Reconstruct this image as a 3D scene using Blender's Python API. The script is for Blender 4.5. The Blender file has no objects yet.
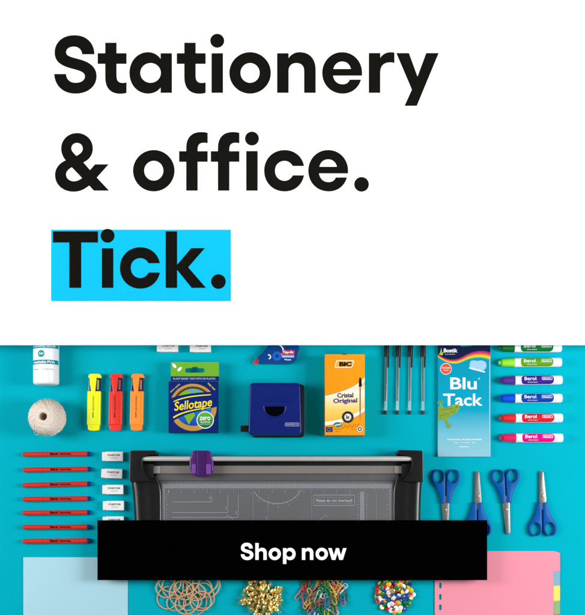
import bpy, bmesh, math, random
from mathutils import Vector, Matrix
from mathutils.geometry import tessellate_polygon
random.seed(7)
R = math.radians
scene = bpy.context.scene
COL = scene.collection

# ------------------------------------------------------------------ scale and camera
S = 0.002                 # metres per picture unit on the table
D = 2.5                   # camera height above the table
PX, PY = 290.0, 520.0     # foot of the camera's axis
CX, CY = (PX-292.5)*S, (307.5-PY)*S
cam = bpy.data.objects.new('camera', bpy.data.cameras.new('camera'))
COL.objects.link(cam); scene.camera = cam
cam.location = (CX, CY, D)
cam.data.sensor_fit = 'HORIZONTAL'; cam.data.sensor_width = 36
cam.data.lens = 36*D/(585*S)
cam.data.shift_x = (292.5-PX)/585; cam.data.shift_y = (PY-307.5)/585
cam.data.clip_end = 50; cam.data.clip_start = .05

# ------------------------------------------------------------------ light
w = bpy.data.worlds.new('World'); scene.world = w; w.use_nodes = True
w.node_tree.nodes['Background'].inputs[0].default_value = (.93, .97, 1, 1)
w.node_tree.nodes['Background'].inputs[1].default_value = .22
def area(name, loc, target, size, power, spread=180, col=(1, 1, 1)):
    l = bpy.data.lights.new(name, 'AREA'); l.shape = 'RECTANGLE'
    l.size, l.size_y = size; l.energy = power; l.spread = R(spread); l.color = col
    o = bpy.data.objects.new(name, l); COL.objects.link(o); o.location = loc
    o.rotation_euler = (Vector(target)-Vector(loc)).to_track_quat('-Z', 'Y').to_euler()
    return o
area('softbox', (-1.55, -.15, 1.15), (-.15, -.3, 0), (.55, .95), 24.5)
area('softbox', (1.60, -.30, 1.15), (.2, -.35, 0), (.6, 1.0), 37)
area('added_card_light', (0, -1.1, 2.9), (0, .48, 0), (1.1, .2), 1.4, 24)  # added lamp, narrow beam that lifts the headline board to white
scene.view_settings.view_transform = 'Standard'; scene.view_settings.look = 'None'
scene.view_settings.exposure = 0; scene.view_settings.gamma = 1
scene.cycles.max_bounces = 8; scene.cycles.transparent_max_bounces = 12

# ------------------------------------------------------------------ materials
def lin(c):
    return tuple((v/255/12.92 if v/255 <= .04045 else ((v/255+.055)/1.055)**2.4) for v in c)
_m = {}
def mat(name, rgb, rough=.5, spec=.4, metal=0, var=.05, scale=60, bump=0, bscale=400, raw=None):
    if name in _m: return _m[name]
    m = bpy.data.materials.new(name); m.use_nodes = True
    nt = m.node_tree; b = nt.nodes['Principled BSDF']
    c = raw or lin(rgb)
    tc = nt.nodes.new('ShaderNodeTexCoord')
    n = nt.nodes.new('ShaderNodeTexNoise'); n.inputs['Scale'].default_value = scale; n.inputs['Detail'].default_value = 4
    nt.links.new(tc.outputs['Object'], n.inputs['Vector'])
    mx = nt.nodes.new('ShaderNodeMix'); mx.data_type = 'RGBA'
    mx.inputs[6].default_value = (*[v*(1-var) for v in c], 1)
    mx.inputs[7].default_value = (*[min(1, v*(1+var)) for v in c], 1)
    nt.links.new(n.outputs['Fac'], mx.inputs[0]); nt.links.new(mx.outputs[2], b.inputs['Base Color'])
    mr = nt.nodes.new('ShaderNodeMapRange'); mr.inputs[3].default_value = max(0, rough-.07); mr.inputs[4].default_value = min(1, rough+.07)
    nt.links.new(n.outputs['Fac'], mr.inputs[0]); nt.links.new(mr.outputs[0], b.inputs['Roughness'])
    b.inputs['Specular IOR Level'].default_value = spec; b.inputs['Metallic'].default_value = metal
    if bump:
        n2 = nt.nodes.new('ShaderNodeTexNoise'); n2.inputs['Scale'].default_value = bscale; n2.inputs['Detail'].default_value = 5
        nt.links.new(tc.outputs['Object'], n2.inputs['Vector'])
        bp = nt.nodes.new('ShaderNodeBump'); bp.inputs['Strength'].default_value = bump; bp.inputs['Distance'].default_value = .001
        nt.links.new(n2.outputs['Fac'], bp.inputs['Height']); nt.links.new(bp.outputs[0], b.inputs['Normal'])
    _m[name] = m; return m
def ink(name, rgb, raw=None): return mat(name, rgb, .6, .08, var=.02, raw=raw)
def gradient(name, stops, y0, y1, rough=.45, spec=.1):
    """a printed colour ramp along the thing's own y axis (metres)"""
    m = mat(name, (200, 200, 200), rough, spec); nt = m.node_tree; b = nt.nodes['Principled BSDF']
    tc = [n for n in nt.nodes if n.type == 'TEX_COORD'][0]
    sp = nt.nodes.new('ShaderNodeSeparateXYZ'); nt.links.new(tc.outputs['Object'], sp.inputs[0])
    mr = nt.nodes.new('ShaderNodeMapRange'); mr.inputs[1].default_value = y0; mr.inputs[2].default_value = y1
    nt.links.new(sp.outputs[1], mr.inputs[0])
    cr = nt.nodes.new('ShaderNodeValToRGB'); nt.links.new(mr.outputs[0], cr.inputs[0])
    e = cr.color_ramp.elements
    while len(e) < len(stops): e.new(.5)
    for i, (p, c) in enumerate(stops): e[i].position = p; e[i].color = (*lin(c), 1)
    nt.links.new(cr.outputs[0], b.inputs['Base Color']); return m
def clear(name, rgb, fac=.35, rough=.08):
    """thin clear or tinted plastic"""
    if name in _m: return _m[name]
    m = bpy.data.materials.new(name); m.use_nodes = True; nt = m.node_tree; b = nt.nodes['Principled BSDF']
    n = nt.nodes.new('ShaderNodeTexNoise'); n.inputs['Scale'].default_value = 90
    b.inputs['Base Color'].default_value = (*lin(rgb), 1); b.inputs['Roughness'].default_value = rough
    t = nt.nodes.new('ShaderNodeBsdfTransparent'); t.inputs[0].default_value = (.93, .97, .97, 1)
    fr = nt.nodes.new('ShaderNodeLayerWeight'); fr.inputs[0].default_value = .35
    ma = nt.nodes.new('ShaderNodeMath'); ma.operation = 'MULTIPLY_ADD'; ma.inputs[1].default_value = .75; ma.inputs[2].default_value = fac
    nt.links.new(fr.outputs['Facing'], ma.inputs[0])
    m2 = nt.nodes.new('ShaderNodeMath'); m2.operation = 'MULTIPLY_ADD'; m2.inputs[1].default_value = .03; m2.use_clamp = True
    nt.links.new(n.outputs['Fac'], m2.inputs[0]); nt.links.new(ma.outputs[0], m2.inputs[2])
    mx = nt.nodes.new('ShaderNodeMixShader'); nt.links.new(m2.outputs[0], mx.inputs[0])
    nt.links.new(t.outputs[0], mx.inputs[1]); nt.links.new(b.outputs[0], mx.inputs[2])
    nt.links.new(mx.outputs[0], nt.nodes['Material Output'].inputs['Surface'])
    _m[name] = m; return m

# ------------------------------------------------------------------ outlines
def path(d, sx=1, ox=0, oy=0, n=10):
    """SVG-like absolute outline -> list of contours"""
    t = d.split(); i = 0; cs = []; c = []; cmd = ''
    def g(k):
        nonlocal i
        v = [float(x) for x in t[i:i+k]]; i += k; return v
    while i < len(t):
        if t[i].isalpha(): cmd = t[i]; i += 1
        if cmd == 'Z':
            cs.append(c); c = []
        elif cmd in 'ML': c.append(tuple(g(2)))
        elif cmd == 'C':
            a = g(6); p0 = c[-1]
            for k in range(1, n+1):
                u = k/n; v = 1-u
                c.append(tuple(v**3*p0[j]+3*v*v*u*a[j]+3*v*u*u*a[2+j]+u**3*a[4+j] for j in (0, 1)))
        elif cmd == 'O':                      # ellipse cx cy rx ry
            a = g(4); N = 4*n+8
            cs.append([(a[0]+a[2]*math.cos(2*math.pi*k/N), a[1]+a[3]*math.sin(2*math.pi*k/N)) for k in range(N)])
    out = []
    for c in cs:
        q = []
        for p in c:
            if not q or abs(p[0]-q[-1][0])+abs(p[1]-q[-1][1]) > 1e-4: q.append(p)
        if abs(q[0][0]-q[-1][0])+abs(q[0][1]-q[-1][1]) < 1e-4: q.pop()
        out.append([(ox+x*sx, oy+y*sx) for x, y in q])
    return out
def rrect(x0, y0, x1, y1, r, n=6):
    c = []
    for cx, cy, a in ((x1-r, y1-r, 0), (x0+r, y1-r, 90), (x0+r, y0+r, 180), (x1-r, y0+r, 270)):
        for k in range(n+1):
            t = R(a+90*k/n); c.append((cx+r*math.cos(t), cy+r*math.sin(t)))
    return c
def ell(cx, cy, rx, ry=None, n=32, a0=0, a1=360):
    ry = rx if ry is None else ry
    full = abs(a1-a0) >= 360
    return [(cx+rx*math.cos(R(a0+(a1-a0)*k/(n if full else n-1))), cy+ry*math.sin(R(a0+(a1-a0)*k/(n if full else n-1)))) for k in range(n)]
def arcband(cx, cy, r0, r1, a0, a1, n=32):
    return ell(cx, cy, r1, n=n, a0=a0, a1=a1) + ell(cx, cy, r0, n=n, a0=a1, a1=a0)
def band(pts, w):
    """ribbon of width w (number or list) about a polyline"""
    L = []; Rr = []; n = len(pts)
    for i, p in enumerate(pts):
        a = pts[max(0, i-1)]; b = pts[min(n-1, i+1)]
        d = Vector((b[0]-a[0], b[1]-a[1])).normalized(); ww = (w[i] if isinstance(w, (list, tuple)) else w)/2
        L.append((p[0]-d.y*ww, p[1]+d.x*ww)); Rr.append((p[0]+d.y*ww, p[1]-d.x*ww))
    return L + Rr[::-1]
def bez(p0, p1, p2, p3, n=14):
    return [tuple((1-u)**3*p0[j]+3*(1-u)**2*u*p1[j]+3*(1-u)*u*u*p2[j]+u**3*p3[j] for j in (0, 1)) for u in [k/n for k in range(n+1)]]

_tc = {}
def text_geo(s, bold):
    if (s, bold) in _tc: return _tc[s, bold]
    cu = bpy.data.curves.new('t', 'FONT'); cu.body = s; cu.resolution_u = 3; cu.offset = bold
    o = bpy.data.objects.new('t', cu); COL.objects.link(o)
    me = bpy.data.meshes.new_from_object(o.evaluated_get(bpy.context.evaluated_depsgraph_get()))
    v = [tuple(x.co) for x in me.vertices]; f = [tuple(p.vertices) for p in me.polygons]
    bpy.data.objects.remove(o); bpy.data.meshes.remove(me); bpy.data.curves.remove(cu)
    _tc[s, bold] = (v, f); return v, f

# ------------------------------------------------------------------ mesh builder: x, y in picture units, z in mm
class MB:
    def __init__(s): s.v = []; s.f = []
    def add(s, v, f):
        b = len(s.v); s.v += v; s.f += [tuple(i+b for i in q) for q in f]; return s
    def box(s, x0, y0, x1, y1, z0, z1):
        return s.prism([[(x0, y0), (x1, y0), (x1, y1), (x0, y1)]], z0, z1)
    def sheet(s, cs, z):
        pts = [p for c in cs for p in c]
        if len(cs) == 1 and len(cs[0]) == 4: f = [(0, 1, 2, 3)]
        else: f = tessellate_polygon([[Vector((x, y, 0)) for x, y in c] for c in cs])
        g = []
        for q in f:                       # face up (y grows downwards in picture units)
            a, b, c = (pts[i] for i in q[:3])
            g.append(tuple(q) if (b[0]-a[0])*(c[1]-a[1])-(b[1]-a[1])*(c[0]-a[0]) < 0 else tuple(q)[::-1])
        return s.add([(x, y, z) for x, y in pts], g)
    def prism(s, cs, z0, z1, taper=0):
        pts = [p for c in cs for p in c]; n = len(pts)
        mx = sum(p[0] for p in pts)/n; my = sum(p[1] for p in pts)/n
        top = [(mx+(x-mx)*(1-taper), my+(y-my)*(1-taper)) for x, y in pts]
        v = [(x, y, z0) for x, y in pts]+[(x, y, z1) for x, y in top]; f = []
        if len(cs) == 1: f += [tuple(range(n)), tuple(range(2*n-1, n-1, -1))]
        else:
            for q in tessellate_polygon([[Vector((x, y, 0)) for x, y in c] for c in cs]):
                f += [tuple(q), tuple(i+n for i in q)[::-1]]
        b = 0
        for c in cs:
            m = len(c)
            for i in range(m):
                j = (i+1) % m; f.append((b+i, b+j, n+b+j, n+b+i))
            b += m
        return s.add(v, f)
    def lathe(s, prof, axis, cx, cy, zc, seg=24, flat=1, cap=True):
        """prof: (t, r) in picture units along axis; flat squashes z"""
        v = []; f = []
        for t, r in prof:
            for k in range(seg):
                a = 2*math.pi*(k+.5)/seg; p, q = r*math.cos(a), r*math.sin(a)
                if axis == 'x': v.append((t, cy+p, zc+q*2*flat))
                elif axis == 'y': v.append((cx+p, t, zc+q*2*flat))
                else: v.append((cx+p, cy+q, zc+t))
        for i in range(len(prof)-1):
            for k in range(seg):
                j = (k+1) % seg; f.append((i*seg+k, i*seg+j, (i+1)*seg+j, (i+1)*seg+k))
        if cap: f.append(tuple(range(seg))); f.append(tuple(range((len(prof)-1)*seg, len(prof)*seg))[::-1])
        return s.add(v, f)
    def tube(s, pts, r, sides=6, closed=False):
        """pts (x,y,zmm), r in picture units"""
        P = [Vector((x, y, z/2)) for x, y, z in pts]; n = len(P); v = []; f = []
        for i in range(n):
            a = P[(i-1) % n] if closed or i > 0 else P[i]; b = P[(i+1) % n] if closed or i < n-1 else P[i]
            t = (b-a).normalized(); up = Vector((0, 0, 1)) if abs(t.z) < .95 else Vector((1, 0, 0))
            u = t.cross(up).normalized(); w_ = u.cross(t)
            for k in range(sides):
                an = 2*math.pi*k/sides; q = P[i]+(u*math.cos(an)+w_*math.sin(an))*r; v.append((q.x, q.y, q.z*2))
        for i in range(n if closed else n-1):
            j = (i+1) % n
            for k in range(sides):
                l = (k+1) % sides; f.append((i*sides+k, i*sides+l, j*sides+l, j*sides+k))
        if not closed: f += [tuple(range(sides)), tuple(range((n-1)*sides, n*sides))[::-1]]
        return s.add(v, f)
    def text(s, t, x0, y0, x1, y1, z, bold=0, rot=0, arc=None, shear=0):
        """text filling the box x0..x1, y0..y1 (top..bottom)"""
        v, f = text_geo(t, bold)
        a = min(p[0] for p in v); b = max(p[0] for p in v); c = min(p[1] for p in v); d = max(p[1] for p in v)
        mx, my = (x0+x1)/2, (y0+y1)/2; q = []
        for p in v:
            x = (p[0]-(a+b)/2)/(b-a)*(x1-x0); y = -(p[1]-(c+d)/2)/(d-c)*(y1-y0)
            x -= shear*y
            if arc: y += arc*(x/(x1-x0))**2*4
            q.append((mx+x*math.cos(rot)-y*math.sin(rot), my+x*math.sin(rot)+y*math.cos(rot), z))
        return s.add(q, f)
    def drape(s, axis, c, zc, r):
        """wrap flat work round a lying cylinder of radius r"""
        bm = bmesh.new(); vs = [bm.verts.new((p[0], p[1], 0)) for p in s.v]
        for f in s.f:
            try: bm.faces.new([vs[i] for i in f])
            except ValueError: pass
        no = (0, 1, 0) if axis == 'x' else (1, 0, 0); n = int(r/.35)
        for i in range(-n, n+1):
            q = c+i*.35; co = (0, q, 0) if axis == 'x' else (q, 0, 0)
            bmesh.ops.bisect_plane(bm, geom=bm.verts[:]+bm.edges[:]+bm.faces[:], plane_co=co, plane_no=no, dist=1e-5)
        bm.verts.index_update()
        s.v = [tuple(p.co) for p in bm.verts]; s.f = [tuple(p.index for p in f.verts) for f in bm.faces]; bm.free()
        o = []
        for x, y, z in s.v:
            u = (y if axis == 'x' else x)-c; u = max(-r*.98, min(r*.98, u))
            o.append((x, y, zc+2*math.sqrt(r*r-u*u)))
        s.v = o; return s
    def patch(s, axis, a0, a1, c, zc, r, u, cor=0, n=14):
        """label lying on a cylinder: from a0 to a1 along the axis, half width u across"""
        v = []; f = []
        for i in range(n+1):
            w_ = -u+2*u*i/n; e = 0
            if cor and abs(w_) > u-cor: e = cor-math.sqrt(max(0, cor*cor-(abs(w_)-u+cor)**2))
            z = zc+2*math.sqrt(max(0, r*r-w_*w_))
            for t in (a0+e, a1-e): v.append((t, c+w_, z) if axis == 'x' else (c+w_, t, z))
        for i in range(n): f.append((2*i, 2*i+1, 2*i+3, 2*i+2))
        return s.add(v, f)

def tag(o, label=None, cat=None, group=None, kind=None):
    if label: o['label'] = label
    if cat: o['category'] = cat
    if group: o['group'] = group
    if kind: o['kind'] = kind
class Thing:
    def __init__(s, name, label, cat, x, y, h=0, group=None, rot=0):
        s.x, s.y = x, y; s.k = S*(D-h/1000)/D
        s.o = bpy.data.objects.new(name, None); COL.objects.link(s.o)
        s.o.location = s.loc(x, y); s.o.rotation_euler.z = R(rot); s.o.empty_display_size = .02
        tag(s.o, label, cat, group)
    def loc(s, x, y, z=0): return (CX+(x-PX)*s.k, CY-(y-PY)*s.k, z/1000)
    def part(s, name, mb, m, parent=None, smooth=False, bevel=0, seg=2, label=None):
        me = bpy.data.meshes.new(name)
        me.from_pydata([((x-s.x)*s.k, -(y-s.y)*s.k, z/1000) for x, y, z in mb.v], [], mb.f)
        me.materials.append(m)
        bm = bmesh.new(); bm.from_mesh(me)
        if bevel or smooth: bmesh.ops.remove_doubles(bm, verts=bm.verts, dist=1e-7)
        flat = all(abs(v.co.z-bm.verts[:][0].co.z) < 1e-9 for v in bm.verts) if len(bm.verts) else True
        if not flat: bmesh.ops.recalc_face_normals(bm, faces=bm.faces)
        if bevel:
            ed = [e for e in bm.edges if len(e.link_faces) == 2 and e.calc_face_angle(0) > R(28)]
            bmesh.ops.bevel(bm, geom=ed, offset=bevel/1000, segments=seg, profile=.6, affect='EDGES', clamp_overlap=True)
        bm.to_mesh(me); bm.free()
        if smooth or bevel:
            for p in me.polygons: p.use_smooth = True
            try: me.set_sharp_from_angle(angle=R(38))
            except Exception: pass
        o = bpy.data.objects.new(name, me); COL.objects.link(o); o.parent = parent or s.o
        if label: o['label'] = label
        return o
    def copy(s, x, y, rot=0, label=None, mats=None, group=None):
        r = copy_tree(s.o, None, mats); r.location = s.loc(x, y); r.rotation_euler.z = R(rot)
        if label: r['label'] = label
        if group: r['group'] = group
        return r
def copy_tree(o, parent, mats=None):
    c = o.copy(); COL.objects.link(c)
    if mats and o.type == 'MESH' and o.data.materials[0].name in mats:
        c.data = o.data.copy(); c.data.materials[0] = mats[o.data.materials[0].name]
    if parent: c.parent = parent
    for ch in [q for q in bpy.data.objects if q.parent == o]: copy_tree(ch, c, mats)
    return c

# ================================================================== the table
me = bpy.data.meshes.new('tabletop'); e = 3.2
me.from_pydata([(-e, -e, 0), (e, -e, 0), (e, e, 0), (-e, e, 0)], [], [(0, 1, 2, 3)])
me.materials.append(mat('turquoise_paper', None, .9, .04, var=.035, scale=5, bump=.12, bscale=900, raw=(.0, .382, .478)))
tb = bpy.data.objects.new('tabletop', me); COL.objects.link(tb); tag(tb, kind='structure')

# ================================================================== headline board
A = 1/7.3125; B = 1/5.85
GL = {   # outline, unit, left x, baseline y of the drawing
 'S': ("M 326 178 L 235 178 C 232 145 210 122 175 122 C 142 122 118 138 118 163 C 118 190 150 197 215 214 C 290 234 341 270 341 338 C 341 412 278 466 187 466 C 98 466 36 412 30 322 L 117 322 C 120 360 145 386 187 386 C 228 386 255 368 255 338 C 255 308 215 297 160 283 C 80 262 34 232 34 165 C 34 90 92 38 178 38 C 265 38 322 90 326 178 Z", A, 30, 460),
 't': ("M 404 93 L 487 93 L 487 170 L 560 170 L 560 248 L 487 248 L 487 335 C 487 370 500 387 533 387 C 543 387 552 385 560 383 L 560 460 C 545 465 530 467 512 467 C 445 467 404 425 404 350 L 404 248 L 349 248 L 349 170 L 404 170 Z", A, 349, 460),
 'a': ("M 343 170 L 260 170 L 260 210 C 240 180 205 162 168 162 C 90 162 32 228 32 314 C 32 400 90 466 168 466 C 205 466 240 450 260 422 L 260 460 L 343 460 Z O 187 314 75 72", A, 32, 460),
 'i': ("M 84 170 L 168 170 L 168 460 L 84 460 Z O 126 79 51 51", A, 84, 460),
 'o': ("O 366 314 152 152 O 366 314 70 72", A, 214, 460),
 'n': ("M 52 170 L 136 170 L 136 205 C 155 178 182 162 217 162 C 290 162 334 210 334 290 L 334 460 L 250 460 L 250 300 C 250 265 230 242 193 242 C 158 242 136 265 136 300 L 136 460 L 52 460 Z", A, 52, 460),
 'h': ("M 52 45 L 136 45 L 136 205 C 155 178 182 162 217 162 C 290 162 334 210 334 290 L 334 460 L 250 460 L 250 300 C 250 265 230 242 193 242 C 158 242 136 265 136 300 L 136 460 L 52 460 Z", A, 52, 460),
 'p': ("M 32 170 L 115 170 L 115 210 C 135 180 170 162 207 162 C 285 162 343 228 343 314 C 343 400 285 466 207 466 C 170 466 135 450 115 422 L 115 560 L 32 560 Z O 188 314 75 72", A, 32, 460),
 'w': ("M 0 170 L 85 170 L 140 345 L 190 170 L 262 170 L 312 345 L 367 170 L 451 170 L 360 460 L 275 460 L 226 300 L 177 460 L 91 460 Z", A, 0, 460),
 'e': ("M 672 334 L 461 334 C 466 372 492 397 530 397 C 555 397 575 385 582 363 L 665 363 C 648 425 597 466 530 466 C 445 466 381 400 381 314 C 381 228 445 162 527 162 C 610 162 673 228 673 314 L 672 334 Z M 463 285 L 591 285 C 583 252 560 231 527 231 C 494 231 471 252 463 285 Z", A, 381, 460),
 'r': ("M 139 135 L 206 135 L 206 163 C 220 142 240 130 268 130 C 276 130 283 131 289 132 L 289 193 C 280 191 270 190 262 190 C 226 190 206 212 206 250 L 206 368 L 139 368 Z", B, 139, 368),
 'y': ("M 300 135 L 374 135 L 424 272 L 475 135 L 548 135 L 420 444 L 348 444 L 391 349 Z", B, 300, 368),
 '&': ("M 430 251 L 343 348 L 433 444 L 322 444 L 287 407 C 250 437 215 452 172 452 C 95 452 37 400 37 330 C 37 285 62 245 115 222 C 92 195 82 165 82 135 C 82 70 135 22 198 22 C 262 22 314 70 314 135 C 314 180 290 218 245 237 L 293 293 L 330 251 Z M 193 189 C 168 165 157 150 157 135 C 157 110 175 95 198 95 C 222 95 240 112 240 137 C 240 160 220 177 193 189 Z M 160 273 C 132 290 118 305 118 325 C 118 355 145 375 175 375 C 198 375 215 365 235 352 Z", A, 37, 444),
 'f': ("M 411 444 L 411 233 L 359 233 L 359 155 L 411 155 L 411 130 C 411 55 450 15 520 15 C 538 15 553 17 568 21 L 568 97 C 558 95 550 94 541 94 C 510 94 495 108 495 140 L 495 155 L 568 155 L 568 233 L 495 233 L 495 444 Z", A, 359, 444),
 'c': ("M 234 224 L 167 224 C 157 205 140 194 120 194 C 87 194 64 218 64 251 C 64 285 87 310 120 310 C 140 310 157 298 168 278 L 234 278 C 224 335 178 373 120 373 C 50 373 0 320 0 251 C 0 182 50 130 120 130 C 178 130 224 167 234 224 Z", B, 0, 368),
 'T': ("M 46 37 L 310 37 L 310 103 L 212 103 L 212 368 L 142 368 L 142 103 L 46 103 Z", B, 46, 368),
 'k': ("M 150 37 L 217 37 L 217 232 L 300 135 L 380 135 L 282 248 L 386 368 L 302 368 L 217 263 L 217 368 L 150 368 Z", B, 150, 368),
 '.': ("O 43 331 43 43", B, 0, 368),
}
def glyph(mb, ch, left, base, z, k=1):
    d, u, x0, y0 = GL[ch]
    # each separate island is its own sheet so that holes pair with their outline
    cs = path(d, u*k, left-x0*u*k, base-y0*u*k)
    if ch == 'i': mb.sheet([cs[0]], z); mb.sheet([cs[1]], z)
    else: mb.sheet(cs, z)
BZ = 54
hb = Thing('headline_board', 'large white board with big black headline lettering and one cyan highlighted word', 'board', 292.5, 170, BZ+4)
hb.part('panel', MB().box(-60, -60, 645, 345, BZ, BZ+4), mat('white_card', None, .8, .1, var=.004, raw=(.955, .955, .955)))
hb.part('highlight_patch', MB().sheet([[(51, 229.6), (231, 229.6), (231, 301.2), (51, 301.2)]], BZ+4.2), ink('cyan_ink', None, raw=(.002, .475, .76)))
blk = mat('headline_ink', None, .8, .0, var=.02, raw=(.0075, .0070, .0055))
l1 = MB()
for ch, x in (('S', 54.1), ('t', 97.7), ('a', 129.4), ('t', 176.8), ('i', 211.5), ('o', 229.3), ('n', 277.1), ('e', 322.2), ('r', 368.8), ('y', 396.3)):
    glyph(l1, ch, x, 92.9, BZ+4.2)
hb.part('lettering', l1, blk, label='black word Stationery')
l2 = MB()
for ch, x in (('&', 55.0), ('o', 133.0), ('f', 179.1), ('f', 210.8), ('i', 246.2), ('c', 264.1), ('e', 308.2), ('.', 354.2)):
    glyph(l2, ch, x, 190.7, BZ+4.2)
hb.part('lettering', l2, blk, label='black words and office with full stop')
l3 = MB()
for ch, x in (('T', 52.9), ('i', 101.9), ('c', 119.9), ('k', 165.7), ('.', 211.1)):
    glyph(l3, ch, x, 287.9, BZ+4.4)
hb.part('lettering', l3, blk, label='black word Tick on cyan patch')
for x, y in ((40, 60), (545, 60), (40, 260), (545, 260)):
    hb.part('foot', MB().lathe([(0, 8), (BZ, 8)], 'z', x, y, 0), mat('foot_grey', (120, 120, 120)))

# ================================================================== shop sign bar
SZ = 25
sb = Thing('sign_bar', 'long flat black sign bar reading Shop now in white, lying across the trimmer', 'sign', 292, 550, SZ+3)
sb.part('panel', MB().box(97.4, 520.2, 487.2, 580.2, SZ, SZ+3), mat('black_card', None, .9, .0, var=.02, raw=(.0004, .0004, .0004)))
ls = MB()
for ch, x in (('S', 240.8), ('h', 255.3), ('o', 268.6), ('p', 283.0), ('n', 301.9), ('o', 315.6), ('w', 328.2)):
    glyph(ls, ch, x, 559.9, SZ+3.2, .297)
sb.part('lettering', ls, ink('white_ink', None, raw=(.95, .95, .95)))

# ================================================================== glue bottle
WH = mat('white_plastic', (236, 236, 238), .35, .4, var=.01)
TEAL = ink('teal_print', (0, 150, 158))
g = Thing('glue_bottle', 'white plastic glue bottle with teal bands, lying half under the headline board', 'glue bottle', 45, 330, 36)
r = 12.9
g.part('bottle_body', MB().lathe([(384.6, .5), (384.6, 9.8), (384.2, 11.4), (383.2, 12.5), (381.6, r), (297, r), (290, 11), (285, 6), (280, 5)], 'y', 45.2, 0, r*2, 48), WH, smooth=True)
lb = MB()
for a, b in ((330, 349.0), (360.6, 364.9)): lb.patch('y', a, b, 45.2, r*2, r+.06, r-.1, n=36)
lab = g.part('label_band', lb, TEAL, smooth=True)
lg = MB().sheet([ell(42.6, 354.5, 3.5)], 0).drape('y', 45.2, r*2, r+.12); g.part('logo_disc', lg, TEAL, parent=lab)
tx = MB().text('SCHOOL GLUE', 33.8, 346.2, 56, 347.7, 0, .02).text('washable PVA', 34, 361.6, 55.5, 364, 0, .03).text('Collall', 40.2, 353.2, 45, 355.4, 0, .02)
g.part('lettering', tx.drape('y', 45.2, r*2, r+.2), ink('white_print', (240, 240, 240)), parent=lab)
tx = MB().text('WASHABLE - 250 ml - NON TOXIC', 34, 369.4, 54.6, 370.6, 0)
g.part('lettering', tx.drape('y', 45.2, r*2, r+.1), ink('grey_print', (130, 165, 170)), parent=lab)
g.part('cap', MB().lathe([(286, 5.5), (272, 5), (262, 2)], 'y', 45.2, 0, r*2, 24), TEAL, smooth=True)

# ================================================================== ball of twine
tw = mat('cotton_twine', (232, 218, 204), .95, .1, var=.12, scale=260, bump=.4, bscale=1500)
b = Thing('twine_ball', 'ball of undyed cotton twine with a dark hollow core', 'twine ball', 47, 417.5, 38)
Rb = 18.8; ax = Vector((-.03, 0.02, .99)).normalized(); hr = 4.6
m = MB(); U = ax.orthogonal().normalized(); V = ax.cross(U)
def bp(v): return (47+v.x, 417.5+v.y, 37.5+2*v.z)
prof = []                                     # core sphere with a sunk hollow
for i in range(20):
    a = math.pi*(1-i/19*.93); prof.append((Rb*.955*math.sin(a), Rb*.955*math.cos(a)))
prof += [(hr*.9, Rb*.84), (hr*.85, Rb*.5), (hr*.8, Rb*.1), (hr*.7, -Rb*.2), (.01, -Rb*.25)]
vs = []; fs = []; sg = 36
for rr, hh in prof:
    for k in range(sg):
        t = 2*math.pi*k/sg; vs.append(bp(ax*hh+(U*math.cos(t)+V*math.sin(t))*rr))
for i in range(len(prof)-1):
    for k in range(sg): j = (k+1) % sg; fs.append((i*sg+k, i*sg+j, (i+1)*sg+j, (i+1)*sg+k))
m.add(vs, fs)
for i in range(70):
    phi = 2*math.pi*(i*.381966+random.uniform(-.004, .004)); tau = -R(random.choice((random.uniform(0, 6), random.uniform(4, 16), random.uniform(14, 34))))
    nrm = (U*math.cos(phi)+V*math.sin(phi))*math.cos(tau)+ax*math.sin(tau)
    d = Rb*random.uniform(.25, .27); rad = math.sqrt((Rb*random.uniform(.95, .965))**2-d*d)
    e1 = nrm.orthogonal().normalized(); e2 = nrm.cross(e1)
    m.tube([bp(nrm*d+(e1*math.cos(2*math.pi*k/64)+e2*math.sin(2*math.pi*k/64))*rad) for k in range(64)], .5, 5, True)
for fam, (n_, tau0, r0) in enumerate(((84, -2, .975), (30, -15, .985))):
    for i in range(n_):
        phi = 2*math.pi*(i+random.uniform(-.35, .35))/n_ if fam == 0 else R(-70+i*5.2+random.uniform(-2, 2)); tau = R(tau0+random.uniform(-2.5, 2))
        nrm = (U*math.cos(phi)+V*math.sin(phi))*math.cos(tau)+ax*math.sin(tau)
        d = Rb*.245; rad = math.sqrt((Rb*(r0+random.uniform(-.012, .012)))**2-d*d)
        e1 = (ax-nrm*ax.dot(nrm)).normalized(); e2 = nrm.cross(e1)
        m.tube([bp(nrm*d+(e1*math.cos(R(-14+k*4.4))+e2*math.sin(R(-14+k*4.4)))*rad) for k in range(48)], random.uniform(.42, .58), 5)
b.part('winding', m, tw, smooth=True)
b.part('loose_end', MB().tube([(33, 431, 22), (31.5, 431.6, 10), (31, 432.8, 3), (33, 433.4, 1.4), (35, 433.2, 1.2)], .38, 5).tube([(31.5, 429, 14), (30.4, 429.6, 4), (31.6, 431, 1.4)], .3, 5), tw, smooth=True)

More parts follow.
